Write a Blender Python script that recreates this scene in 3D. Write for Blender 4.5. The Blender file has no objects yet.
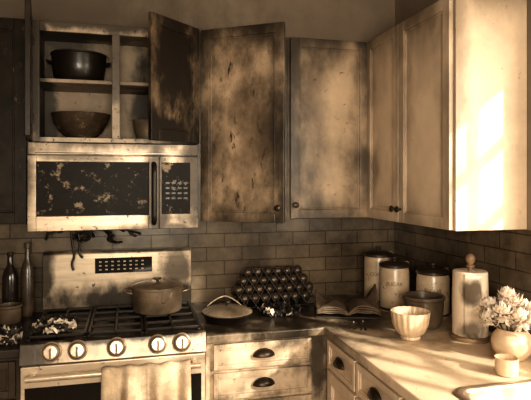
import bpy, bmesh, math, random
from mathutils import Vector, Matrix
random.seed(7)
S=bpy.context.scene
COL=S.collection
R=math.radians

# ---------------------------------------------------------------- materials
def T(c): return (c[0],c[1]*.975,min(1,c[2]*1.0))
def M(name, base, rough=.5, metal=0.0, soot=None, sootcol=(.010,.007,.004), var=.2, vs=5.0,
      speck=0.0, speckcol=(.012,.008,.004), speckscale=30, bump=.04, bs=60, stretch=(1,1,1), edge=.35, streak=0, spec=.5,
      grime=None, grimecol=(.012,.008,.005), gw=.13, gamt=.92, dr=.66):
    base=T(base); speckcol=T(speckcol)
    m=bpy.data.materials.new(name); m.use_nodes=True
    nt=m.node_tree; N=nt.nodes; L=nt.links
    b=N['Principled BSDF']; b.inputs['Roughness'].default_value=rough; b.inputs['Metallic'].default_value=metal
    b.inputs['Specular IOR Level'].default_value=spec
    geo=N.new('ShaderNodeNewGeometry')
    mp=N.new('ShaderNodeMapping'); mp.inputs['Scale'].default_value=stretch
    L.new(geo.outputs['Position'],mp.inputs['Vector'])
    n1=N.new('ShaderNodeTexNoise'); n1.inputs['Scale'].default_value=vs; n1.inputs['Detail'].default_value=6
    n1.inputs['Roughness'].default_value=.65
    L.new(mp.outputs[0],n1.inputs['Vector'])
    mr=N.new('ShaderNodeMapRange'); mr.inputs['From Min'].default_value=.3; mr.inputs['From Max'].default_value=.7
    L.new(n1.outputs['Fac'],mr.inputs['Value'])
    mix=N.new('ShaderNodeMix'); mix.data_type='RGBA'
    mix.inputs['A'].default_value=tuple(c*(1-var) for c in base)+(1,)
    mix.inputs['B'].default_value=tuple(min(1,c*(1+var*.6)) for c in base)+(1,)
    L.new(mr.outputs[0],mix.inputs['Factor'])
    out=mix.outputs['Result']
    dn=None
    if soot or grime:
        mpd=N.new('ShaderNodeMapping'); mpd.inputs['Scale'].default_value=(1,1,.55); L.new(geo.outputs['Position'],mpd.inputs['Vector'])
        dn=N.new('ShaderNodeTexNoise'); dn.inputs['Scale'].default_value=6; dn.inputs['Detail'].default_value=7; dn.inputs['Roughness'].default_value=dr
        L.new(mpd.outputs[0],dn.inputs['Vector'])
    if soot:
        cur=None
        for (c,rad,amt) in soot:
            sub=N.new('ShaderNodeVectorMath'); sub.operation='SUBTRACT'; sub.inputs[1].default_value=c
            L.new(geo.outputs['Position'],sub.inputs[0])
            mul=N.new('ShaderNodeVectorMath'); mul.operation='MULTIPLY'; mul.inputs[1].default_value=tuple(1/r for r in rad)
            L.new(sub.outputs[0],mul.inputs[0])
            ln=N.new('ShaderNodeVectorMath'); ln.operation='LENGTH'; L.new(mul.outputs[0],ln.inputs[0])
            ad=N.new('ShaderNodeMath'); ad.operation='MULTIPLY_ADD'; ad.inputs[1].default_value=2.6
            L.new(dn.outputs['Fac'],ad.inputs[0]); L.new(ln.outputs['Value'],ad.inputs[2])
            r=N.new('ShaderNodeMapRange'); r.interpolation_type='SMOOTHSTEP'
            r.inputs['From Min'].default_value=2.3+edge; r.inputs['From Max'].default_value=2.3-edge
            r.inputs['To Min'].default_value=0; r.inputs['To Max'].default_value=amt
            L.new(ad.outputs[0],r.inputs['Value'])
            if cur is None: cur=r.outputs[0]
            else:
                mx=N.new('ShaderNodeMath'); mx.operation='MAXIMUM'; L.new(cur,mx.inputs[0]); L.new(r.outputs[0],mx.inputs[1]); cur=mx.outputs[0]
        m2=N.new('ShaderNodeMix'); m2.data_type='RGBA'; m2.inputs['B'].default_value=tuple(sootcol)+(1,)
        L.new(out,m2.inputs['A']); L.new(cur,m2.inputs['Factor']); out=m2.outputs['Result']
    if grime:
        tc=N.new('ShaderNodeTexCoord'); sp=N.new('ShaderNodeSeparateXYZ'); L.new(tc.outputs['Generated'],sp.inputs[0])
        ds=[]
        for ax,wt in grime:
            a=N.new('ShaderNodeMath'); a.operation='SUBTRACT'; a.inputs[1].default_value=.5; L.new(sp.outputs[ax],a.inputs[0])
            a2=N.new('ShaderNodeMath'); a2.operation='ABSOLUTE'; L.new(a.outputs[0],a2.inputs[0])
            a3=N.new('ShaderNodeMath'); a3.operation='SUBTRACT'; a3.inputs[0].default_value=.5; L.new(a2.outputs[0],a3.inputs[1])
            a4=N.new('ShaderNodeMath'); a4.operation='MULTIPLY'; a4.inputs[1].default_value=wt; L.new(a3.outputs[0],a4.inputs[0]); ds.append(a4.outputs[0])
        mn=N.new('ShaderNodeMath'); mn.operation='MINIMUM'; L.new(ds[0],mn.inputs[0]); L.new(ds[1],mn.inputs[1])
        ad=N.new('ShaderNodeMath'); ad.operation='MULTIPLY_ADD'; ad.inputs[1].default_value=.45
        L.new(dn.outputs['Fac'],ad.inputs[0]); L.new(mn.outputs[0],ad.inputs[2])
        r=N.new('ShaderNodeMapRange'); r.interpolation_type='SMOOTHSTEP'
        r.inputs['From Min'].default_value=.245+gw; r.inputs['From Max'].default_value=.185
        r.inputs['To Min'].default_value=0; r.inputs['To Max'].default_value=gamt
        L.new(ad.outputs[0],r.inputs['Value'])
        m2=N.new('ShaderNodeMix'); m2.data_type='RGBA'; m2.inputs['B'].default_value=tuple(grimecol)+(1,)
        L.new(out,m2.inputs['A']); L.new(r.outputs[0],m2.inputs['Factor']); out=m2.outputs['Result']
    if speck>0:
        sn=N.new('ShaderNodeTexNoise'); sn.inputs['Scale'].default_value=speckscale; sn.inputs['Detail'].default_value=8; sn.inputs['Roughness'].default_value=.75
        mp2=N.new('ShaderNodeMapping'); mp2.inputs['Scale'].default_value=(1,1,.35 if streak else 1); L.new(geo.outputs['Position'],mp2.inputs['Vector'])
        L.new(mp2.outputs[0],sn.inputs['Vector'])
        r=N.new('ShaderNodeMapRange'); r.inputs['From Min'].default_value=.72-speck*.3; r.inputs['From Max'].default_value=.78-speck*.3
        L.new(sn.outputs['Fac'],r.inputs['Value'])
        m3=N.new('ShaderNodeMix'); m3.data_type='RGBA'; m3.inputs['B'].default_value=tuple(speckcol)+(1,)
        L.new(out,m3.inputs['A']); L.new(r.outputs[0],m3.inputs['Factor']); out=m3.outputs['Result']
    L.new(out,b.inputs['Base Color'])
    if bump>0:
        bn=N.new('ShaderNodeTexNoise'); bn.inputs['Scale'].default_value=bs; bn.inputs['Detail'].default_value=5
        L.new(mp.outputs[0],bn.inputs['Vector'])
        bp=N.new('ShaderNodeBump'); bp.inputs['Strength'].default_value=bump*4; bp.inputs['Distance'].default_value=.004
        L.new(bn.outputs['Fac'],bp.inputs['Height']); L.new(bp.outputs[0],b.inputs['Normal'])
    return m

def tile_mat():
    m=M('subway_tile',(.2,.14,.08),rough=.22,bump=0)
    nt=m.node_tree;N=nt.nodes;L=nt.links;b=N['Principled BSDF']
    geo=N.new('ShaderNodeNewGeometry'); sp=N.new('ShaderNodeSeparateXYZ'); L.new(geo.outputs['Position'],sp.inputs[0])
    ad=N.new('ShaderNodeMath'); L.new(sp.outputs[0],ad.inputs[0]); L.new(sp.outputs[1],ad.inputs[1])
    cb=N.new('ShaderNodeCombineXYZ'); L.new(ad.outputs[0],cb.inputs[0]); L.new(sp.outputs[2],cb.inputs[1])
    br=N.new('ShaderNodeTexBrick'); L.new(cb.outputs[0],br.inputs['Vector'])
    br.inputs['Scale'].default_value=1; br.inputs['Brick Width'].default_value=.2; br.inputs['Row Height'].default_value=.076
    br.inputs['Mortar Size'].default_value=.0028; br.inputs['Mortar Smooth'].default_value=.3
    br.inputs['Color1'].default_value=(.150,.112,.076,1); br.inputs['Color2'].default_value=(.205,.155,.106,1)
    br.inputs['Mortar'].default_value=(.075,.055,.036,1)
    ns=N.new('ShaderNodeTexNoise'); ns.inputs['Scale'].default_value=2.6; ns.inputs['Detail'].default_value=7; ns.inputs['Roughness'].default_value=.65; L.new(geo.outputs['Position'],ns.inputs['Vector'])
    r=N.new('ShaderNodeMapRange'); r.inputs['From Min'].default_value=.38; r.inputs['From Max'].default_value=.65; r.inputs['To Min'].default_value=.25; r.inputs['To Max'].default_value=1
    L.new(ns.outputs['Fac'],r.inputs['Value'])
    mm=N.new('ShaderNodeMix'); mm.data_type='RGBA'; mm.blend_type='MULTIPLY'; mm.inputs['Factor'].default_value=1
    L.new(br.outputs['Color'],mm.inputs['A']); L.new(r.outputs[0],mm.inputs['B']); L.new(mm.outputs['Result'],b.inputs['Base Color'])
    bp=N.new('ShaderNodeBump'); bp.invert=True; bp.inputs['Distance'].default_value=.003; bp.inputs['Strength'].default_value=.8
    L.new(br.outputs['Fac'],bp.inputs['Height']); L.new(bp.outputs[0],b.inputs['Normal'])
    return m

SC=(.010,.0065,.004)
XZ=((0,.46),(2,.93))
m_wall=M('wall_paint',(.24,.19,.135),rough=.8,var=.3,vs=2,soot=[((-.5,0,2.5),(1.0,.5,.35),.6)],sootcol=(.04,.027,.016),edge=.8)
m_ceil=M('ceiling_paint',(.3,.24,.17),rough=.9,var=.2,vs=2)
m_floor=M('floor_wood',(.10,.065,.035),rough=.5,var=.4,vs=4,stretch=(1,8,1))
m_tile=tile_mat()
m_inside=M('cabinet_interior',(.34,.265,.18),rough=.6,var=.35,vs=6,soot=[((-.3,-.2,2.30),(.3,.3,.06),.85),((.2,-.2,1.95),(.2,.3,.3),.9),((-.42,-.1,2.0),(.06,.3,.4),.9),((-.25,-.2,1.78),(.3,.4,.04),.8)],speck=.35)
m_pa=M('paint_frame_left',(.50,.39,.27),rough=.42,var=.3,vs=9,soot=[((-.43,-.33,2.2),(.07,.4,.4),.93),((.3,-.33,2.1),(.25,.4,.6),.95),((-.06,-.33,2.34),(.6,.4,.06),.9),((-.07,-.33,2.15),(.05,.4,.2),.8)],sootcol=SC,speck=.5)
m_black=M('charred_paint',(.020,.014,.009),rough=.42,var=.6,vs=12,speck=.44,speckcol=(.17,.12,.072),speckscale=16,bump=.05,bs=40,streak=1,spec=.2)
m_doorR=M('scorched_door_right',(.28,.198,.12),rough=.40,var=.6,vs=8,stretch=(1,1,.35),soot=[((.2,-.45,2.10),(.12,.3,.25),1),((.17,-.5,1.80),(.2,.2,.10),1)],sootcol=SC,speck=.56,streak=1,speckscale=20,bump=.08,spec=.35,
   grime=((0,.25),(2,.55)),gw=.14,gamt=.97)
m_tall=M('scorched_tall_door',(.50,.375,.245),rough=.40,var=.5,vs=5,
   soot=[((.52,-.45,2.38),(.5,.4,.20),.9),((.61,-.47,1.76),(.14,.4,.30),.80)],
   sootcol=(.030,.017,.008),speck=.48,speckscale=24,streak=1,bump=.08,edge=.95,speckcol=(.035,.02,.01),grime=XZ,gw=.20,gamt=.95)
m_closed=M('scorched_closed_door',(.60,.465,.315),rough=.40,var=.3,vs=4,
   soot=[((.90,-.35,2.0),(.09,.4,.45),.8),((1.0,-.35,2.40),(.6,.4,.22),.85)],
   sootcol=(.045,.027,.014),speck=.36,speckscale=24,edge=1.0,speckcol=(.07,.043,.023),grime=XZ,gw=.17,gamt=.88,dr=.58)
m_pr=M('paint_right_door',(.70,.56,.40),rough=.38,var=.2,vs=3,
   soot=[((1.23,-.3,2.2),(.3,.13,.9),.5),((1.23,-.7,2.42),(.12,.9,.24),.75)],sootcol=(.07,.044,.023),edge=1.0,speck=.22,speckcol=(.25,.17,.10),
   grime=((1,.42),(2,.93)),gw=.13,gamt=.55,grimecol=(.05,.031,.016),dr=.52)
m_prc=M('paint_right_case',(.64,.51,.365),rough=.42,var=.28,vs=3.5,
   soot=[((1.23,-1.11,2.2),(.05,.06,.6),.6),((1.4,-1.11,2.38),(.3,.1,.10),.5)],sootcol=(.08,.05,.027),edge=.8,speck=.28,speckcol=(.3,.21,.13),speckscale=16)
m_drawer=M('paint_drawers',(.64,.50,.345),rough=.38,var=.35,vs=7,soot=[((.5,-.65,.89),(.5,.3,.015),.9),((.84,-.65,.8),(.05,.2,.3),.85)],sootcol=SC,speck=.38,speckcol=(.05,.034,.02),grime=((0,.5),(2,.10)),gw=.04,gamt=.75)
m_paintL=M('charred_base_paint',(.05,.036,.023),rough=.45,var=.5,vs=8,spec=.3)
m_steel=M('sooty_steel',(.56,.45,.325),rough=.36,metal=.5,var=.4,vs=9,stretch=(.3,1,3),
   soot=[((.0,-.4,1.79),(.45,.4,.07),.95),((-.46,-.4,1.6),(.05,.4,.25),.9),((.30,-.4,1.6),(.09,.4,.35),.95),((.12,-.4,1.55),(.06,.4,.35),.95),((.15,-.4,1.36),(.3,.4,.03),.85),((-.2,-.4,1.69),(.2,.4,.02),.8)],sootcol=(.014,.009,.005),speck=.47,bump=.02,edge=.6)
m_steel2=M('range_steel',(.68,.555,.40),rough=.33,metal=.45,var=.35,vs=8,stretch=(.3,1,3),
   soot=[((.24,-.06,1.13),(.08,.3,.10),.85),((-.42,-.06,1.15),(.05,.3,.25),.93),((0,-.06,.97),(.7,.3,.09),.96),((-.05,-.06,1.235),(.4,.3,.02),.85)],sootcol=(.014,.009,.005),speck=.40,bump=.02,edge=.5)
m_panel=M('control_panel_steel',(.38,.30,.21),rough=.36,metal=.4,var=.45,vs=10,soot=[((-.05,-.65,.95),(.6,.3,.03),.95),((-.4,-.65,.9),(.1,.3,.1),.85)],sootcol=SC,speck=.48)
m_glass=M('black_glass',(.008,.006,.004),rough=.12,var=.2,speck=0,bump=0)
m_glassash=M('ash_spattered_glass',(.008,.006,.004),rough=.45,spec=.12,var=.5,vs=20,speck=.55,speckcol=(.26,.205,.14),speckscale=15,bump=.02,bs=60)
m_iron=M('burnt_iron',(.016,.011,.007),rough=.42,metal=.3,var=.5,vs=20,speck=.25,speckcol=(.25,.185,.12),bump=.08)
m_knob=M('knob_steel',(.6,.49,.35),rough=.3,metal=.4,var=.25,vs=20)
m_bezel=M('bezel_steel',(.30,.235,.16),rough=.3,metal=.4,var=.3,vs=20)
m_bronze=M('dark_bronze',(.045,.031,.019),rough=.35,metal=.6,var=.3)
m_counter=M('sooty_countertop',(.68,.535,.365),rough=.34,var=.2,vs=5,
   soot=[((.6,-.3,.91),(.9,.6,.3),.98),((1.1,-.58,.91),(.34,.19,.3),.9),((.86,-.66,.9),(.06,.4,.3),.7)],sootcol=(.014,.009,.005),speck=.34,speckscale=45,edge=.6,bump=.02,speckcol=(.12,.08,.045))
m_counterL=M('charred_countertop',(.025,.017,.011),rough=.4,var=.5,vs=10)
m_sink=M('sink_steel',(.6,.5,.38),rough=.28,metal=.9,var=.15,bump=0)
m_pot=M('sooty_pot',(.22,.167,.112),rough=.34,metal=.3,var=.5,vs=12,speck=.45)
m_blackpot=M('black_enamel',(.014,.010,.007),rough=.3,var=.4)
m_bowlwood=M('scorched_glass_bowl',(.06,.042,.027),rough=.15,var=.6,vs=14,speck=.45,speckscale=14,speckcol=(.27,.205,.135))
m_tin=M('tin',(.33,.265,.185),rough=.35,metal=.6,var=.4,vs=10)
m_ceramic=M('cream_ceramic',(.56,.44,.30),rough=.25,var=.3,vs=9,speck=.42,speckcol=(.14,.09,.045))
m_ceramic2=M('pale_ceramic',(.60,.465,.31),rough=.25,var=.25,vs=12,bump=.02)
m_dkceramic=M('dark_ceramic',(.10,.073,.046),rough=.3,var=.4,vs=10)
m_lid=M('dark_lid',(.035,.024,.015),rough=.35,var=.4)
m_ink=M('label_ink',(.12,.085,.05),rough=.5,bump=0)
m_bottle=M('dark_bottle_glass',(.014,.010,.007),rough=.15,var=.3,bump=0)
m_bottle2=M('sooty_bottle_glass',(.05,.036,.023),rough=.25,var=.6,vs=15,bump=0)
m_jar=M('spice_jar_lids',(.07,.05,.032),rough=.3,metal=.4,var=.8,vs=22)
m_paper2=M('burnt_pages',(.13,.09,.056),rough=.85,var=.6,vs=10,speck=.5,speckscale=14)
m_cover=M('book_cover',(.03,.02,.012),rough=.6)
m_roll=M('paper_roll',(.72,.60,.45),rough=.9,var=.15,soot=[((1.36,-1.03,1.12),(.04,.06,.05),.9),((1.37,-1.02,.96),(.04,.05,.04),.8)],sootcol=(.05,.032,.018),edge=.4,speck=.3,speckcol=(.15,.1,.055))
m_woodk=M('turned_wood',(.24,.155,.09),rough=.45,var=.3,vs=20)
m_petal=M('petals',(.80,.70,.56),rough=.7,var=.2,vs=30,bump=0)
m_leaf=M('leaf',(.05,.045,.025),rough=.6,bump=0)
m_towel=M('towel_cloth',(.52,.40,.265),rough=.95,var=.6,vs=9,speck=.42,speckscale=11,speckcol=(.72,.59,.42),bump=.2,bs=160)
m_ash=M('ash_flakes',(.66,.57,.45),rough=.9,var=.5,vs=25,speck=.4,speckscale=30)
m_char=M('char_flakes',(.018,.013,.009),rough=.5,var=.5,vs=25,speck=.35,speckcol=(.3,.235,.16))
m_frame=M('window_paint',(.6,.5,.38),rough=.5)

# ---------------------------------------------------------------- helpers
def group(name,loc=(0,0,0)):
    e=bpy.data.objects.new(name,None); e.empty_display_size=.05; COL.objects.link(e); e.location=loc; return e
def attach(o,p):
    if p: o.parent=p; o.matrix_parent_inverse=Matrix.Translation(-Vector(p.location))
def mk(name,verts,faces,mat,parent=None,smooth=False,bevel=0,seg=2):
    me=bpy.data.meshes.new(name); me.from_pydata([tuple(v) for v in verts],[],faces); me.update()
    bm=bmesh.new(); bm.from_mesh(me); bmesh.ops.recalc_face_normals(bm,faces=bm.faces); bm.to_mesh(me); bm.free()
    o=bpy.data.objects.new(name,me); COL.objects.link(o)
    if mat: me.materials.append(mat)
    if smooth:
        for p in me.polygons: p.use_smooth=True
    if bevel:
        b=o.modifiers.new('bevel','BEVEL'); b.width=bevel; b.segments=seg; b.limit_method='ANGLE'; b.angle_limit=R(40)
    attach(o,parent); return o
def bv(x0,x1,y0,y1,z0,z1):
    return [(x0,y0,z0),(x1,y0,z0),(x1,y1,z0),(x0,y1,z0),(x0,y0,z1),(x1,y0,z1),(x1,y1,z1),(x0,y1,z1)]
BF=[(0,3,2,1),(4,5,6,7),(0,1,5,4),(1,2,6,5),(2,3,7,6),(3,0,4,7)]
def boxes(name,lst,mat,parent=None,bevel=.002):
    V=[];F=[]
    for b in lst:
        n=len(V); V+=bv(*b); F+=[tuple(i+n for i in f) for f in BF]
    return mk(name,V,F,mat,parent,bevel=bevel)
def box(name,b,mat,parent=None,bevel=.002): return boxes(name,[b],mat,parent,bevel)
def lathe(name,prof,loc,mat,parent=None,seg=48,rx=0,ry=0,rz=0,ripple=0,nr=0,scale=(1,1,1)):
    V=[];F=[]
    for (r,z) in prof:
        for i in range(seg):
            a=2*math.pi*i/seg; rr=r*(1+ripple*math.cos(nr*a)) if ripple else r
            V.append((rr*math.cos(a)*scale[0],rr*math.sin(a)*scale[1],z*scale[2]))
    for j in range(len(prof)-1):
        for i in range(seg):
            k=(i+1)%seg; F.append((j*seg+i,j*seg+k,(j+1)*seg+k,(j+1)*seg+i))
    F.append(tuple(range(seg))[::-1]); F.append(tuple((len(prof)-1)*seg+i for i in range(seg)))
    mt=Matrix.Translation(loc)@Matrix.Rotation(rz,4,'Z')@Matrix.Rotation(ry,4,'Y')@Matrix.Rotation(rx,4,'X')
    V=[mt@Vector(v) for v in V]
    o=mk(name,V,F,mat,parent,smooth=True)
    e=o.modifiers.new('es','EDGE_SPLIT'); e.split_angle=R(38)
    return o
def tube(name,paths,rad,mat,parent=None,cyc=False,kind='POLY'):
    cu=bpy.data.curves.new(name,'CURVE'); cu.dimensions='3D'; cu.bevel_depth=rad; cu.bevel_resolution=3; cu.use_fill_caps=True
    for pts in paths:
        s=cu.splines.new(kind); s.points.add(len(pts)-1)
        for i,p in enumerate(pts): s.points[i].co=tuple(p)+(1,)
        s.use_cyclic_u=cyc
        if kind=='NURBS': s.order_u=3; s.use_endpoint_u=True; s.resolution_u=6
    cu.materials.append(mat)
    o=bpy.data.objects.new(name,cu); COL.objects.link(o); attach(o,parent); return o
def door(name,w,h,mat,parent,loc,rz=0,t=.02,fr=.05,flip=1):
    def fx(a,b): return (a,b) if flip>0 else (-b,-a)
    L=[]
    def add(a,b,y0,y1,z0,z1): x0,x1=fx(a,b); L.append((x0,x1,y0,y1,z0,z1))
    add(0,fr,-t,0,0,h); add(w-fr,w,-t,0,0,h); add(fr,w-fr,-t,0,0,fr); add(fr,w-fr,-t,0,h-fr,h)
    add(fr,w-fr,-t+.010,-.004,fr,h-fr)
    g=.009
    add(fr,fr+g,-t+.005,-t+.011,fr,h-fr); add(w-fr-g,w-fr,-t+.005,-t+.011,fr,h-fr)
    add(fr+g,w-fr-g,-t+.005,-t+.011,fr,fr+g); add(fr+g,w-fr-g,-t+.005,-t+.011,h-fr-g,h-fr)
    V=[];F=[]
    for b in L:
        n=len(V); V+=bv(*b); F+=[tuple(i+n for i in f) for f in BF]
    mt=Matrix.Translation(loc)@Matrix.Rotation(rz,4,'Z')
    V=[mt@Vector(v) for v in V]
    o=mk(name,V,F,mat,parent,bevel=.0022)
    return o,mt
def knob(name,p,d,parent,mat=None,s=1):
    prof=[(.005,0),(.005,.012),(.011,.015),(.0155,.021),(.014,.027),(.007,.030),(.001,.0305)]
    lathe(name,[(r*s,z*s) for r,z in prof],p,mat or m_bronze,parent,seg=24,rx=R(90),rz=d)
def cup_pull(name,p,d,parent):
    V=[];F=[];nu,nv=16,8
    for j in range(nv+1):
        for i in range(nu+1):
            a=math.pi*i/nu; b=(math.pi/2)*j/nv
            V.append((-.046*math.cos(a)*math.cos(b),-.026*math.sin(b),.030*math.sin(a)*math.cos(b)))
    for j in range(nv):
        for i in range(nu): 
            a=j*(nu+1)+i; F.append((a,a+1,a+nu+2,a+nu+1))
    mt=Matrix.Translation(p)@Matrix.Rotation(d,4,'Z')
    o=mk(name,[mt@Vector(v) for v in V],F,m_bronze,parent,smooth=True)
    s=o.modifiers.new('s','SOLIDIFY'); s.thickness=.003
    tube(name+'_rim',[[mt@Vector((-.048*math.cos(math.pi*i/16),-.002,.033*math.sin(math.pi*i/16))) for i in range(17)]],.0028,m_bronze,parent)
    return o

# ---------------------------------------------------------------- room shell
XR=1.56; XL=-2.2; YF=-4.4; H=2.7
box('floor',(XL,XR+.12,YF,.12,-.05,0),m_floor,bevel=0)
box('ceiling',(XL,XR+.12,YF,.12,H,H+.05),m_ceil,bevel=0)
box('wall_back',(XL,XR+.12,0,.12,0,H),m_wall,bevel=0)
box('wall_left',(XL-.1,XL,YF,.12,0,H),m_wall,bevel=0)
WY0,WY1,WZ0,WZ1=-2.95,-1.26,1.06,2.14
boxes('wall_right',[(XR,XR+.12,YF,WY0,0,H),(XR,XR+.12,WY1,0,0,H),(XR,XR+.12,WY0,WY1,0,WZ0),(XR,XR+.12,WY0,WY1,WZ1,H)],m_wall,bevel=0)
box('wall_tile_back',(-1.2,XR-.009,-.008,-.0005,.917,1.60),m_tile,bevel=0)
boxes('wall_tile_right',[(XR-.008,XR-.0005,WY1+.01,-.009,.917,1.388),(XR-.008,XR-.0005,-3.2,WY1+.01,.917,WZ0-.03)],m_tile,bevel=0)
w=group('window_1',(XR,-2.1,1.6))
fr=[]
fr+=[(XR+.03,XR+.07,WY0,WY0+.04,WZ0,WZ1),(XR+.03,XR+.07,WY1-.04,WY1,WZ0,WZ1),(XR+.03,XR+.07,WY0,WY1,WZ0,WZ0+.04),(XR+.03,XR+.07,WY0,WY1,WZ1-.04,WZ1)]
for k in range(1,7):
    yy=WY0+(WY1-WY0)*k/7; fr.append((XR+.035,XR+.06,yy-.022,yy+.022,WZ0+.04,WZ1-.04))
for k in range(1,4):
    zz=WZ0+(WZ1-WZ0)*k/4; fr.append((XR+.037,XR+.058,WY0+.04,WY1-.04,zz-.020,zz+.020))
boxes('frame',fr,m_frame,w,bevel=0)
box('sill',(XR-.03,XR+.03,WY0-.03,WY1,WZ0-.025,WZ0-.001),m_frame,w)

# ---------------------------------------------------------------- upper cabinets
ZT=2.32; ZB=1.39; YFc=-.33
X0,X1=-.443,.315
c=group('open_upper_cabinet',(-.07,-.17,2.0)); zb=1.765
boxes('carcass',[(X0,X0+.016,YFc+.018,-.002,zb,ZT),(X1-.016,X1,YFc+.018,-.002,zb,ZT),(X0+.016,X1-.016,YFc+.018,-.002,zb,zb+.016),
  (X0+.016,X1-.016,YFc+.018,-.002,ZT-.016,ZT),(X0+.016,X1-.016,-.014,-.002,zb+.016,ZT-.016),(-.073,-.058,YFc+.02,-.014,zb+.016,ZT-.016)],m_inside,c,bevel=.001)
boxes('shelf',[(X0+.017,-.0735,YFc+.03,-.015,2.045,2.062),(-.0575,X1-.017,YFc+.03,-.015,2.045,2.062)],m_inside,c)
boxes('face_frame',[(X0,X0+.04,YFc,YFc+.018,zb,ZT),(X1-.04,X1,YFc,YFc+.018,zb,ZT),(X0+.04,X1-.04,YFc,YFc+.018,zb,zb+.022),
  (X0+.04,X1-.04,YFc,YFc+.018,ZT-.045,ZT),(-.084,-.048,YFc,YFc+.018,zb+.022,ZT-.045)],m_pa,c)
o,mt=door('door_left',.345,ZT-zb+.005,m_black,c,(X0+.012,YFc-.004,zb+.001),rz=R(-82))
o,mt=door('door_right',.325,ZT-zb+.005,m_doorR,c,(X1-.002,YFc-.004,zb+.001),rz=R(43),flip=-1)
boxes('hinges',[(X0+.012,X0+.02,YFc-.03,YFc-.003,1.85,1.89),(X0+.012,X0+.02,YFc-.03,YFc-.003,2.2,2.24)],m_bronze,c)
c=group('upper_cabinet',(-.7,-.17,1.85))
box('carcass',(-.95,X0-.003,YFc,-.002,ZB,ZT),m_paintL,c)
door('door',.47,ZT-ZB-.01,m_black,c,(-.925,YFc-.001,ZB+.005))
c=group('upper_cabinet.001',(.54,-.17,1.85)); bx0,bx1=.318,.775
boxes('carcass',[(bx0,bx0+.016,YFc,-.002,ZB,ZT),(bx1-.016,bx1,YFc,-.002,ZB,ZT),(bx0+.016,bx1-.016,YFc,-.002,ZB,ZB+.016),
  (bx0+.016,bx1-.016,YFc,-.002,ZT-.016,ZT),(bx0+.016,bx1-.016,-.014,-.002,ZB+.016,ZT-.016),(bx0+.016,bx1-.016,YFc+.03,-.014,1.84,1.856)],m_inside,c,bevel=.001)
boxes('face_frame',[(bx0,bx0+.02,YFc-.002,YFc-.0005,ZB,ZT),(bx1-.03,bx1,YFc-.002,YFc-.0005,ZB,ZT)],m_tall,c,bevel=0)
o,mt=door('door_open',.425,ZT-ZB-.002,m_tall,c,(bx0+.025,YFc-.006,ZB+.001),rz=R(-34),fr=.045)
knob('door_knob',mt@Vector((.40,-.02,.07)),R(-34),c)
c=group('upper_cabinet.002',(1.0,-.17,1.85))
box('carcass',(.778,1.225,YFc,-.002,ZB,ZT),m_closed,c)
o,mt=door('door',.425,ZT-ZB-.006,m_closed,c,(.79,YFc-.001,ZB+.003),fr=.045)
knob('door_knob',mt@Vector((.022,-.02,.07)),0,c)
c=group('wall_cabinet',(1.4,-.7,1.85)); XF=1.23; YN=-1.11
box('carcass',(XF,XR-.002,YN,-.335,ZB,ZT),m_prc,c)
box('corner_filler',(XF,XR-.002,-.334,-.002,ZB,ZT),m_prc,c)
door('door_1',.345,ZT-ZB-.006,m_pr,c,(XF-.001,-.342,ZB+.003),rz=R(-90),fr=.048)
door('door_2',.405,ZT-ZB-.006,m_pr,c,(XF-.001,-.692,ZB+.003),rz=R(-90),fr=.048)
knob('knob_1',(XF-.021,-.664,ZB+.065),R(-90),c); knob('knob_2',(XF-.021,-.716,ZB+.065),R(-90),c)

# ---------------------------------------------------------------- microwave
c=group('microwave',(-.07,-.2,1.56)); mx0,mx1=-.440,.312; mz0,mz1=1.362,1.758
box('body',(mx0,mx1,-.385,-.01,mz0,mz1),m_steel,c)
box('vent_strip',(mx0,mx1,-.402,-.386,1.703,mz1),m_steel,c,.003)
boxes('vent_slots',[(mx0+.03,mx1-.03,-.4035,-.4021,1.711,1.714)],m_glass,c,0)
boxes('door_frame',[(mx0,-.405,-.408,-.386,mz0,1.70),(.083,.128,-.408,-.386,mz0,1.70),(-.405,.083,-.408,-.386,1.672,1.70),(-.405,.083,-.408,-.386,mz0,1.428)],m_steel,c)
box('door_window',(-.404,.082,-.400,-.386,1.429,1.671),m_glassash,c)
box('inner_window',(-.36,.04,-.4015,-.4005,1.455,1.645),m_glassash,c,.0005)
box('control_frame',(.131,mx1,-.404,-.386,mz0,1.70),m_steel,c)
box('control_panel',(.142,.275,-.407,-.4045,1.43,1.672),m_glassash,c)
boxes('buttons',[(.16+.028*i,.178+.028*i,-.4088,-.4072,1.50+.024*j,1.508+.024*j) for i in range(4) for j in range(4)],m_lid,c,0)
tube('handle',[[(.106,-.408,1.665),(.106,-.445,1.655),(.106,-.447,1.62),(.106,-.447,1.43),(.106,-.445,1.40),(.106,-.408,1.39)]],.012,m_iron,c)
paths=[]
for k in range(12):
    x=-.32+.023*k; z=1.360
    pts=[(x,-.20,z)]
    for j in range(7):
        x+=random.uniform(-.03,.035); z=max(1.28,min(1.352,z-random.uniform(-.012,.03))); pts.append((x,-.20+random.uniform(-.03,.03),z))
    paths.append(pts)
paths.append([(-.28,-.20,1.36),(-.275,-.20,1.28),(-.262,-.20,1.22),(-.28,-.20,1.18),(-.268,-.20,1.15)])
paths.append([(-.25,-.20,1.36),(-.236,-.20,1.27),(-.245,-.20,1.225),(-.225,-.20,1.21)])
tube('melted_wire',paths,.0065,m_iron,None,kind='NURBS')

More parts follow.
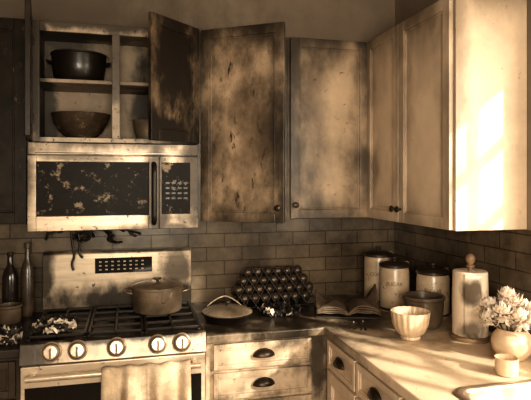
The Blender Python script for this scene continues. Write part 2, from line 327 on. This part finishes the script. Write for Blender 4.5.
# ---------------------------------------------------------------- cabinet contents
c=group('black_pot',(-.245,-.175,2.063))
lathe('pot_body',[(.06,0),(.095,.004),(.118,.03),(.125,.08),(.127,.13),(.132,.134),(.132,.141),(.124,.142),(.121,.10),(.10,.02),(.04,.012)],(-.245,-.172,2.063),m_blackpot,c)
tube('handles',[[(-.245+s*.126,-.20,2.16),(-.245+s*.146,-.195,2.165),(-.245+s*.146,-.15,2.165),(-.245+s*.126,-.145,2.16)] for s in(-1,1)],.006,m_blackpot,c)
lathe('mixing_bowl',[(.05,0),(.06,.002),(.062,.01),(.10,.04),(.128,.085),(.139,.125),(.142,.13),(.136,.13),(.124,.09),(.09,.04),(.03,.018)],(-.235,-.178,1.782),m_bowlwood)
lathe('tin_bowl',[(.04,0),(.05,.003),(.068,.05),(.075,.10),(.08,.105),(.074,.105),(.064,.05),(.03,.01)],(.085,-.20,1.782),m_tin)

# ---------------------------------------------------------------- range
c=group('gas_range',(-.07,-.33,.5)); rx0,rx1=-.425,.314; U=.02
boxes('body',[(rx0,rx1,-.63,-.015,.06,.912),(rx0+.03,rx1-.03,-.57,-.03,0,.059)],m_panel,c)
box('cooktop',(rx0,rx1,-.64,-.095,.9125,.928),m_iron,c,.004)
V=[];F=[]
prof=[(-.094,.929),(-.094,1.19),(-.088,1.215),(-.07,1.226),(-.04,1.226),(-.02,1.215),(-.015,1.19),(-.015,.929)]
for x in (rx0,rx1):
    for (y,z) in prof: V.append((x,y,z))
n=len(prof)
for i in range(n): F.append((i,(i+1)%n,n+(i+1)%n,n+i))
F.append(tuple(range(n))); F.append(tuple(range(2*n-1,n-1,-1)))
mk('backguard',V,F,m_steel2,c,bevel=.003)
boxes('display',[(-.175,.11,-.098,-.0945,1.112,1.19)],m_glass,c)
boxes('display_buttons',[(-.155+.03*i,-.143+.03*i,-.0992,-.0982,1.128+.02*j,1.134+.02*j) for i in range(8) for j in range(3)],m_bezel,c,0)
V=[];F=[]
prof=[(-.641,.835+U),(-.676,.838+U),(-.672,.852+U),(-.656,.915+U),(-.645,.922+U),(-.641,.922+U)]
for x in (rx0,rx1):
    for (y,z) in prof: V.append((x,y,z))
n=len(prof)
for i in range(n): F.append((i,(i+1)%n,n+(i+1)%n,n+i))
F.append(tuple(range(n))); F.append(tuple(range(2*n-1,n-1,-1)))
mk('control_panel',V,F,m_panel,c,bevel=.002)
for i,f in enumerate((.16,.295,.50,.725,.86)):
    x=rx0+(rx1-rx0)*f; q=(x,-.663,.882+U)
    lathe('knob_bezel_%d'%i,[(.040,0),(.040,.003),(.036,.006),(.001,.006)],q,m_bezel,c,seg=32,rx=R(76))
    lathe('knob_skirt_%d'%i,[(.033,.005),(.033,.010),(.031,.011)],q,m_bronze,c,seg=32,rx=R(76))
    lathe('knob_%d'%i,[(.030,.004),(.030,.016),(.027,.030),(.024,.033),(.001,.034)],q,m_knob,c,seg=32,rx=R(76))
    box('knob_grip_%d'%i,(x-.004,x+.004,-.703,-.694,.866+U,.906+U),m_bezel,c)
box('oven_door',(rx0+.004,rx1-.004,-.665,-.631,.22,.828+U),m_steel2,c,.004)
box('oven_window',(rx0+.02,rx1-.02,-.668,-.6655,.33,.765),m_glass,c)
box('warming_drawer',(rx0+.004,rx1-.004,-.66,-.631,.07,.212),m_steel2,c,.004)
tube('oven_handle',[[(rx0+.03,-.712,.795+U),(rx1-.03,-.712,.795+U)]],.012,m_knob,c)
for s,x in((0,rx0+.05),(1,rx1-.05)): box('handle_post_%d'%s,(x-.01,x+.01,-.71,-.664,.787+U,.803+U),m_knob,c)
gr=[];gz0,gz1=.940,.953
for gx0,gx1 in((-.41,-.18),(-.175,.055),(.06,.298)):
    a,b_=-.60,-.13
    gr+=[(gx0,gx0+.012,a,b_,gz0,gz1),(gx1-.012,gx1,a,b_,gz0,gz1),(gx0,gx1,a,a+.012,gz0,gz1),(gx0,gx1,b_-.012,b_,gz0,gz1),(gx0,gx1,-.372,-.36,gz0,gz1)]
    m_=(gx0+gx1)/2
    gr+=[(m_-.006,m_+.006,a,b_,gz0,gz1)]
    for yy in(-.485,-.245): gr+=[(gx0,gx1,yy-.006,yy+.006,gz0,gz1)]
    for px in(gx0+.006,gx1-.006):
        for py in(-.594,-.136): gr+=[(px-.007,px+.007,py-.007,py+.007,.928,gz0)]
boxes('grates',gr,m_iron,c,.003)
for i,(x,y) in enumerate(((-.295,-.485),(-.295,-.245),(-.06,-.365),(.178,-.485),(.178,-.245))):
    lathe('burner_%d'%i,[(.05,.0),(.05,.004),(.035,.005),(.035,.009),(.001,.0095)],(x,y,.9275),m_iron,c,seg=28)

# towel
path=[]
for i in range(8): path.append((-.692,.58+.225*i/7))
for i in range(7):
    a=math.pi*i/6; path.append((-.712+.021*math.cos(a),.796+U+.021*math.sin(a)))
for i in range(1,22): path.append((-.734-.006*math.sin(i*.25),.795+U-.37*i/21))
nu=96;V=[];F=[]
for j,(y,z) in enumerate(path):
    dropp=max(0,(j-13))/23
    for i in range(nu+1):
        u=i/nu; x=-.11+.35*u
        x+= (-.014*math.sin(u*6.28+.5))*dropp
        s1=.5+.5*math.sin(u*22+1.2*math.sin(u*5)); fold=.034*s1**1.6+.010*(.5+.5*math.sin(u*41+j*.10))
        if abs(u-.46)<.04: fold-=.045*(1-abs(u-.46)/.04)
        fold=max(0,fold)
        k=(.3+.9*min(1,dropp*3)) if j>=11 else 0.0
        zz=z-(.035*math.sin(u*2.8+.3)+.014*math.sin(u*17))*dropp
        if j>=9: zz+=.006*math.sin(u*27)*(1-dropp)*(1 if j>9 else .3)*.6
        V.append((x,y-fold*k,zz))
for j in range(len(path)-1):
    for i in range(nu):
        a=j*(nu+1)+i; F.append((a,a+1,a+nu+2,a+nu+1))
o=mk('dish_towel',V,F,m_towel,None,smooth=True); s=o.modifiers.new('s','SOLIDIFY'); s.thickness=.004; s.offset=0

# ---------------------------------------------------------------- base cabinets + counters
c=group('drawer_base_cabinet',(.6,-.3,.45)); BY=-.615
boxes('carcass',[(.318,.884,BY,-.003,.10,.876),(.318,.884,-.56,-.003,0,.099)],m_drawer,c)
for i,(z0,z1) in enumerate(((.757,.868),(.625,.742),(.37,.61),(.115,.355))):
    door('drawer_%d'%i,.45,z1-z0,m_drawer,c,(.352,BY-.001,z0),fr=.02)
    cup_pull('pull_%d'%i,(.577,BY-.020,(z0+z1)/2-.008),0,c)
c=group('sink_base_cabinet',(1.2,-1.8,.45)); BX=.885
boxes('carcass',[(BX,XR-.003,-1.43,-.003,.10,.876),(BX,XR-.003,-3.2,-1.44,.10,.66),(BX,BX+.02,-3.2,-1.44,.66,.876),(BX+.06,XR-.003,-3.2,-.003,0,.099)],m_prc,c)
ys=[(-.672,-.968),(-.985,-1.335),(-1.352,-1.80),(-1.82,-2.27),(-2.29,-2.75)]
for i,(a,b_) in enumerate(ys):
    door('drawer_%d'%i,a-b_,.125,m_prc,c,(BX-.001,a,.742),rz=R(-90),fr=.022)
    cup_pull('pull_%d'%i,(BX-.020,(a+b_)/2,.797),R(-90),c)
    door('base_door_%d'%i,a-b_,.61,m_prc,c,(BX-.001,a,.118),rz=R(-90),fr=.05)
CZ0,CZ1=.878,.915
c=group('countertop',(1.2,-.8,.9))
SX0,SX1,SY0,SY1=1.00,1.43,-2.15,-1.44
xs=[.3165,.86,SX0,SX1,XR-.001]; ysg=[-3.2,SY0,SY1,-.645,-.001]
cells=[(i,j) for i in range(4) for j in range(4) if not(i==0 and j<3) and not(i==2 and j==1)]
V=[];idx={}
for k,z in enumerate((CZ0,CZ1)):
    for i,x in enumerate(xs):
        for j,y in enumerate(ysg): idx[(i,j,k)]=len(V); V.append((x,y,z))
F=[];cs=set(cells)
for (i,j) in cells:
    F.append((idx[i,j,1],idx[i+1,j,1],idx[i+1,j+1,1],idx[i,j+1,1])); F.append((idx[i,j,0],idx[i,j+1,0],idx[i+1,j+1,0],idx[i+1,j,0]))
    if (i-1,j) not in cs: F.append((idx[i,j,0],idx[i,j,1],idx[i,j+1,1],idx[i,j+1,0]))
    if (i+1,j) not in cs: F.append((idx[i+1,j,0],idx[i+1,j+1,0],idx[i+1,j+1,1],idx[i+1,j,1]))
    if (i,j-1) not in cs: F.append((idx[i,j,0],idx[i+1,j,0],idx[i+1,j,1],idx[i,j,1]))
    if (i,j+1) not in cs: F.append((idx[i,j+1,0],idx[i,j+1,1],idx[i+1,j+1,1],idx[i+1,j+1,0]))
o=mk('slab',V,F,m_counter,c,bevel=.006,seg=3)
c=group('sink',(1.22,-1.8,.85))
def ringloft(name,levels,mat,parent):
    V=[];F=[];n=0
    for (x0,x1,y0,y1,z,r) in levels:
        pts=[]
        for cx,cy,a0 in((x1-r,y1-r,0),(x0+r,y1-r,90),(x0+r,y0+r,180),(x1-r,y0+r,270)):
            for k in range(7):
                a=R(a0+15*k); pts.append((cx+r*math.cos(a),cy+r*math.sin(a),z))
        n=len(pts); V+=pts
    for j in range(len(levels)-1):
        for i in range(n): k=(i+1)%n; F.append((j*n+i,j*n+k,(j+1)*n+k,(j+1)*n+i))
    F.append(tuple((len(levels)-1)*n+i for i in range(n)))
    return mk(name,V,F,mat,parent,smooth=True)
ringloft('basin',[(SX0-.018,SX1+.018,SY0-.018,SY1+.018,.9155,.05),(SX0-.012,SX1+.012,SY0-.012,SY1+.012,.923,.05),(SX0+.004,SX1-.004,SY0+.004,SY1-.004,.922,.05),(SX0+.01,SX1-.01,SY0+.01,SY1-.01,.91,.05),
   (SX0+.015,SX1-.015,SY0+.015,SY1-.015,.74,.05),(SX0+.04,SX1-.04,SY0+.04,SY1-.04,.72,.05)],m_sink,c)
lathe('drain',[(.04,0),(.04,.003),(.03,.004),(.001,.002)],(1.22,-1.8,.7205),m_bronze,c)
c=group('base_cabinet',(-.8,-.3,.45))
boxes('carcass',[(-1.2,-.430,BY,-.003,.10,.876),(-1.2,-.430,-.56,-.003,0,.099)],m_paintL,c)
door('drawer',.40,.14,m_paintL,c,(-.845,BY-.001,.725),fr=.025); door('door',.40,.6,m_paintL,c,(-.845,BY-.001,.112))
cup_pull('pull',(-.645,BY-.02,.79),0,c)
box('countertop.001',(-1.2,-.428,-.64,-.001,CZ0,CZ1),m_counterL,None,.006)

# ---------------------------------------------------------------- counter objects
Z=.9155
lathe('wine_bottle',[(.033,0),(.036,.004),(.037,.02),(.037,.19),(.030,.225),(.014,.255),(.0125,.30),(.015,.302),(.015,.318),(.001,.319)],(-.575,-.085,Z),m_bottle,seg=32)
lathe('oil_bottle',[(.028,0),(.031,.004),(.032,.02),(.031,.22),(.022,.26),(.013,.285),(.012,.335),(.016,.338),(.016,.362),(.001,.363)],(-.495,-.09,Z),m_bottle2,seg=32)
lathe('small_crock',[(.045,0),(.05,.003),(.052,.03),(.052,.07),(.057,.076),(.057,.085),(.048,.085),(.046,.02),(.01,.01)],(-.555,-.20,Z),m_dkceramic,seg=32)
ps=group('stock_pot',(.126,-.29,.954)); pl=(.128,-.285,.954)
lathe('pot_body',[(.10,0),(.112,.003),(.117,.012),(.119,.11),(.124,.113),(.124,.118),(.116,.118),(.113,.02),(.05,.012)],pl,m_pot,ps)
lathe('lid',[(.124,.1185),(.124,.123),(.105,.130),(.06,.139),(.001,.141)],pl,m_pot,ps)
lathe('lid_knob',[(.008,.1405),(.008,.148),(.02,.152),(.02,.158),(.001,.160)],pl,m_iron,ps,seg=24)
tube('handles',[[(pl[0]+s*.118,pl[1]-.03,1.045),(pl[0]+s*.155,pl[1]-.025,1.052),(pl[0]+s*.155,pl[1]+.025,1.052),(pl[0]+s*.118,pl[1]+.03,1.045)] for s in(-1,1)],.006,m_tin,ps,kind='NURBS')
sk=group('covered_skillet',(.45,-.42,Z)); sl=(.452,-.41,Z)
lathe('pan',[(.09,0),(.10,.002),(.118,.034),(.124,.037),(.124,.041),(.114,.04),(.096,.008),(.03,.006)],sl,m_iron,sk)
lathe('lid',[(.121,.0415),(.121,.046),(.09,.060),(.04,.069),(.001,.071)],sl,m_pot,sk)
lathe('lid_knob',[(.007,.0705),(.007,.08),(.018,.086),(.017,.093),(.001,.096)],sl,m_iron,sk,seg=24)
tube('bail',[[(.452-.09,-.35,Z+.058),(.43,-.33,Z+.105),(.49,-.36,Z+.095),(.54,-.38,Z+.048)]],.004,m_tin,sk,kind='NURBS')
# spice rack
sp=group('spice_rack',(.75,-.12,Z)); rowc=(7,8,7,6)
for rI,n in enumerate(rowc):
    for k in range(n):
        x=.752+(k-(n-1)/2)*.056; z=Z+.037+rI*.044; y=-.155+rI*.016
        lathe('jar_%d_%d'%(rI,k),[(.022,-.05),(.0235,-.045),(.0235,.03),(.020,.034),(.0235,.036),(.0235,.046),(.017,.052),(.010,.055),(.001,.056)],(x,y,z),m_jar,sp,seg=20,rx=R(72))
paths=[]
for s in(-1,1):
    for k in range(-6,7):
        x=.752+k*.056; a=[]
        for q in range(9):
            h=q/8*.185
            a.append((x+s*(h-.0925)*.66,-.218+h*.36+.0,Z+.008+h))
        a=[p for p in a if .535<p[0]<.968 and p[2]-Z<.21-max(0,abs(p[0]-.752)-.14)*1.2]
        if len(a)>1: paths.append(a)
paths.append([(.545,-.22,Z+.006),(.96,-.22,Z+.006)]); paths.append([(.545,-.10,Z+.006),(.96,-.10,Z+.006)])
paths.append([(.60,-.15,Z+.198),(.90,-.15,Z+.198)])
tube('wire_frame',paths,.0045,m_iron,sp)
# open cookbook
ob=group('open_cookbook',(1.05,-.43,Z))
BM=Matrix.Translation((1.06,-.43,Z+.008))@Matrix.Rotation(R(-18),4,'Z')
def page(sx,lift,name,mat,off):
    V=[];F=[];nu,nv=14,8
    for j in range(nv+1):
        for i in range(nu+1):
            u=i/nu;v=j/nv
            x=sx*(.155*u); z=off+lift*math.sin(min(1,u*1.1)*math.pi*.9)+.008*math.sin(u*9+v*7)*u
            if u>.7: z+=.08*(u-.7)*3*v*lift/.03
            V.append((x,(v-.5)*.2+.01*math.sin(u*5)*u,z))
    for j in range(nv):
        for i in range(nu): a=j*(nu+1)+i; F.append((a,a+1,a+nu+2,a+nu+1))
    o=mk(name,[BM@Vector(v) for v in V],F,mat,ob,smooth=True); s=o.modifiers.new('s','SOLIDIFY'); s.thickness=.003; s.offset=1
for i in range(4):
    page(1,.016+.009*i,'page_r%d'%i,m_paper2,.003*i+.004); page(-1,.012+.006*i,'page_l%d'%i,m_paper2,.003*i+.004)
mt=Matrix.Translation((0,0,-.008))@BM
mk('cover',[mt@Vector(v) for v in bv(-.16,.16,-.106,.106,.0005,.006)],BF,m_cover,ob,bevel=.002)
# canisters
def canister(nm,x,y,r,h,text):
    g=group(nm,(x,y,Z))
    lathe('body',[(r*.93,0),(r,.006),(r,h-.02),(r*.96,h-.008),(r*.96,h),(r*.88,h),(r*.88,.01),(.01,.008)],(x,y,Z),m_ceramic,g)
    lathe('foot_band',[(r*1.004,.012),(r*1.02,.014),(r*1.02,.022),(r*1.004,.024)],(x,y,Z),m_lid,g)
    lathe('lid',[(r*.97,h+.0005),(r*1.03,h+.003),(r*1.03,h+.014),(r*.9,h+.022),(r*.4,h+.030),(.001,h+.031)],(x,y,Z),m_lid,g)
    lathe('lid_knob',[(.008,h+.0305),(.008,h+.036),(.017,h+.043),(.014,h+.052),(.001,h+.055)],(x,y,Z),m_lid,g,seg=24)
    cu=bpy.data.curves.new('t','FONT'); cu.body=text; cu.size=.026; cu.align_x='CENTER'; cu.extrude=.0008
    to=bpy.data.objects.new('t',cu); COL.objects.link(to); bpy.context.view_layer.update()
    me=bpy.data.meshes.new_from_object(to.evaluated_get(bpy.context.evaluated_depsgraph_get())); bpy.data.objects.remove(to)
    fa=math.atan2(-2.93-y,0-x)
    for v in me.vertices:
        a=fa+v.co.x/r; rr=r+.0004+v.co.z+.0008
        zz=v.co.y+h*.62
        v.co=Vector((x+rr*math.cos(a),y+rr*math.sin(a),Z+zz))
    me.materials.clear(); me.materials.append(m_ink)
    o=bpy.data.objects.new('label',me); COL.objects.link(o); attach(o,g)
    tube('clamp',[[(x+r*.9,y-.02,Z+h-.01),(x+r*1.12,y-.01,Z+h),(x+r*1.1,y+.01,Z+h+.03),(x+r*.8,y+.01,Z+h+.02)]],.003,m_tin,g,kind='NURBS')
canister('coffee_canister',1.325,-.25,.077,.255,'COFFEE')
canister('sugar_canister',1.325,-.435,.075,.225,'SUGAR')
canister('flour_canister',1.455,-.585,.080,.21,'FLOUR')
lathe('dark_crock',[(.06,0),(.07,.003),(.082,.03),(.088,.09),(.090,.125),(.096,.130),(.096,.142),(.086,.142),(.082,.09),(.07,.02),(.01,.01)],(1.315,-.735,Z),m_dkceramic)
lathe('fluted_bowl',[(.038,0),(.042,.004),(.040,.014),(.060,.03),(.074,.065),(.080,.105),(.082,.118),(.077,.118),(.070,.07),(.05,.03),(.01,.022)],(1.155,-.895,Z),m_ceramic2,ripple=.02,nr=18,seg=108)
pt=group('paper_towel_holder',(1.40,-.95,Z)); pc=(1.405,-.955,Z)
lathe('base',[(.08,0),(.082,.003),(.082,.012),(.07,.018),(.001,.019)],pc,m_woodk,pt)
lathe('roll',[(.070,.0195),(.073,.022),(.074,.15),(.071,.285),(.068,.288),(.021,.288),(.021,.02)],pc,m_roll,pt,ripple=.012,nr=5,seg=60)
lathe('rod_and_finial',[(.009,.019),(.009,.30),(.018,.304),(.018,.31),(.010,.316),(.016,.325),(.021,.338),(.017,.352),(.006,.360),(.001,.361)],pc,m_woodk,pt,seg=28)
V=[];F=[]
for j in range(15):
    for i in range(9):
        a=R(215+i*6); rr=.0765+.010*(i/8)**1.5*1+.006*math.sin(j*.9)*(i/8)
        V.append((pc[0]+rr*math.cos(a),pc[1]+rr*math.sin(a),Z+.03+.25*j/14+(.012*math.sin(i*1.7) if j==0 else 0)))
for j in range(14):
    for i in range(8): a=j*9+i; F.append((a,a+1,a+10,a+9))
o=mk('loose_sheet',V,F,m_roll,pt,smooth=True); s=o.modifiers.new('s','SOLIDIFY'); s.thickness=.0015
vg=group('flower_vase',(1.40,-1.22,Z)); vc=(1.405,-1.21,Z)
lathe('vase',[(.045,0),(.05,.003),(.070,.03),(.076,.06),(.066,.09),(.052,.105),(.056,.112),(.050,.112),(.046,.10),(.06,.06),(.04,.01),(.01,.008)],vc,m_ceramic2,vg)
V=[];F=[]
heads=[((0,0,.19),.064),((-.065,-.03,.17),.054),((.055,-.045,.165),.052),((-.02,-.07,.155),.054),((.03,.05,.18),.05),((-.06,.05,.18),.048),((-.02,.0,.225),.047),((.075,.02,.17),.045),((-.095,.01,.15),.042)]
for (hc,hr) in heads:
    C=Vector(vc)+Vector(hc); n=150
    for k in range(n):
        ph=math.acos(1-1.75*(k+.5)/n); th=k*2.39996
        d=Vector((math.sin(ph)*math.cos(th),math.sin(ph)*math.sin(th),math.cos(ph)))
        out=(d+Vector(hc).normalized()*.2+Vector([random.uniform(-.15,.15) for _ in range(3)])).normalized()
        t=out.cross(Vector((.1,.2,1))).normalized(); u=out.cross(t)
        L_=hr*random.uniform(.8,1.1); wd=.006
        n0=len(V)
        V+= [C+out*L_*.25-t*wd*.5,C+out*L_*.25+t*wd*.5,C+out*L_*.75+t*wd+u*.003,C+out*L_+u*-.004,C+out*L_*.75-t*wd+u*.003]
        F.append((n0,n0+1,n0+2,n0+3,n0+4))
mk('blossoms',V,F,m_petal,vg)
tube('stems',[[Vector(vc)+Vector((0,0,.03)),Vector(vc)+Vector((h[0]*.35,h[1]*.35,.11)),Vector(vc)+Vector(h)] for h,_ in heads],.0025,m_leaf,vg,kind='NURBS')
lathe('tealight_glass',[(.030,0),(.036,.003),(.039,.03),(.038,.055),(.040,.060),(.036,.060),(.034,.03),(.01,.012)],(1.265,-1.355,Z),m_ceramic2,seg=36)

# debris
def flakes(name,x0,x1,y0,y1,z,n,size,fr_ash,hmax=.03):
    V=[];F=[];mi=[]
    for k in range(n):
        x=random.uniform(x0,x1)*.5+random.uniform(x0,x1)*.5; y=random.uniform(y0,y1); s=size*random.uniform(.4,1.2)
        ash=random.random()<fr_ash
        ax=random.uniform(0,6.28); tilt=random.uniform(-.7,.7); q=4
        ph=random.uniform(0,6); n0=len(V); mt=Matrix.Translation((x,y,0))@Matrix.Rotation(ax,4,'Z')@Matrix.Rotation(tilt,4,'X')
        tmp=[]
        for j in range(q+1):
            for i in range(q+1):
                u=i/q-.5;v=j/q-.5
                w_=s*(1-.35*abs(v)*2)
                tmp.append(mt@Vector((u*w_+random.uniform(-.1,.1)*s,v*s+random.uniform(-.1,.1)*s,s*.35*math.sin(u*6+ph)*math.cos(v*5)+random.uniform(-.1,.1)*s)))
        mz=min(t.z for t in tmp); off=z-mz+(random.uniform(0,hmax) if k%2 else 0)
        V+=[t+Vector((0,0,off)) for t in tmp]
        for j in range(q):
            for i in range(q): a=n0+j*(q+1)+i; F.append((a,a+1,a+q+2,a+q+1)); mi.append(0 if ash else 1)
    o=mk(name,V,F,m_ash); o.data.materials.append(m_char)
    for p,m in zip(o.data.polygons,mi): p.material_index=m
    return o
flakes('burnt_debris',-.41,-.22,-.60,-.42,.954,80,.042,.42,.02)
flakes('burnt_debris.001',.60,.87,-.42,-.255,Z,70,.04,.12,.02)
flakes('burnt_debris.002',.90,1.10,-.74,-.60,Z,14,.012,.1,0)
flakes('burnt_debris.003',-.56,-.45,-.58,-.46,Z,40,.050,.6,.03)

# ---------------------------------------------------------------- lights
W=bpy.data.worlds.new('world'); S.world=W; W.use_nodes=True
W.node_tree.nodes['Background'].inputs[0].default_value=(1,.84,.65,1); W.node_tree.nodes['Background'].inputs[1].default_value=.25
def area(name,loc,target,size,sy,power,col):
    l=bpy.data.lights.new(name,'AREA'); l.shape='RECTANGLE'; l.size=size; l.size_y=sy; l.energy=power; l.color=col
    o=bpy.data.objects.new(name,l); COL.objects.link(o); o.location=loc
    o.rotation_euler=(Vector(target)-Vector(loc)).to_track_quat('-Z','Y').to_euler(); return o
area('window_skylight',(1.95,-2.3,1.7),(.3,-.9,1.3),1.4,1.0,66,(1,.88,.69))
area('room_fill',(.1,-3.7,1.6),(1.1,-.3,1.35),.9,.7,66,(1,.87,.68))  # added soft fill from behind the camera, not a lamp of the kitchen
l=bpy.data.lights.new('sun','SUN'); l.energy=7; l.angle=R(2.0); l.color=(1,.91,.74)
o=bpy.data.objects.new('sun',l); COL.objects.link(o); o.rotation_euler=Vector((-1,1.3,-.8)).to_track_quat('-Z','Y').to_euler()

# ---------------------------------------------------------------- camera
cam=bpy.data.cameras.new('camera'); co=bpy.data.objects.new('camera',cam); COL.objects.link(co)
co.location=(0,-2.93,1.59); co.rotation_euler=(R(90),0,R(-14.3)); cam.sensor_width=36; cam.lens=530*36/531; cam.shift_y=-20/531; cam.clip_start=.05
S.camera=co
S.view_settings.view_transform='Standard'
for lk in ('Medium High Contrast','Standard - Medium High Contrast'):
    try: S.view_settings.look=lk; print('LOOK',lk); break
    except Exception as e: print(e)
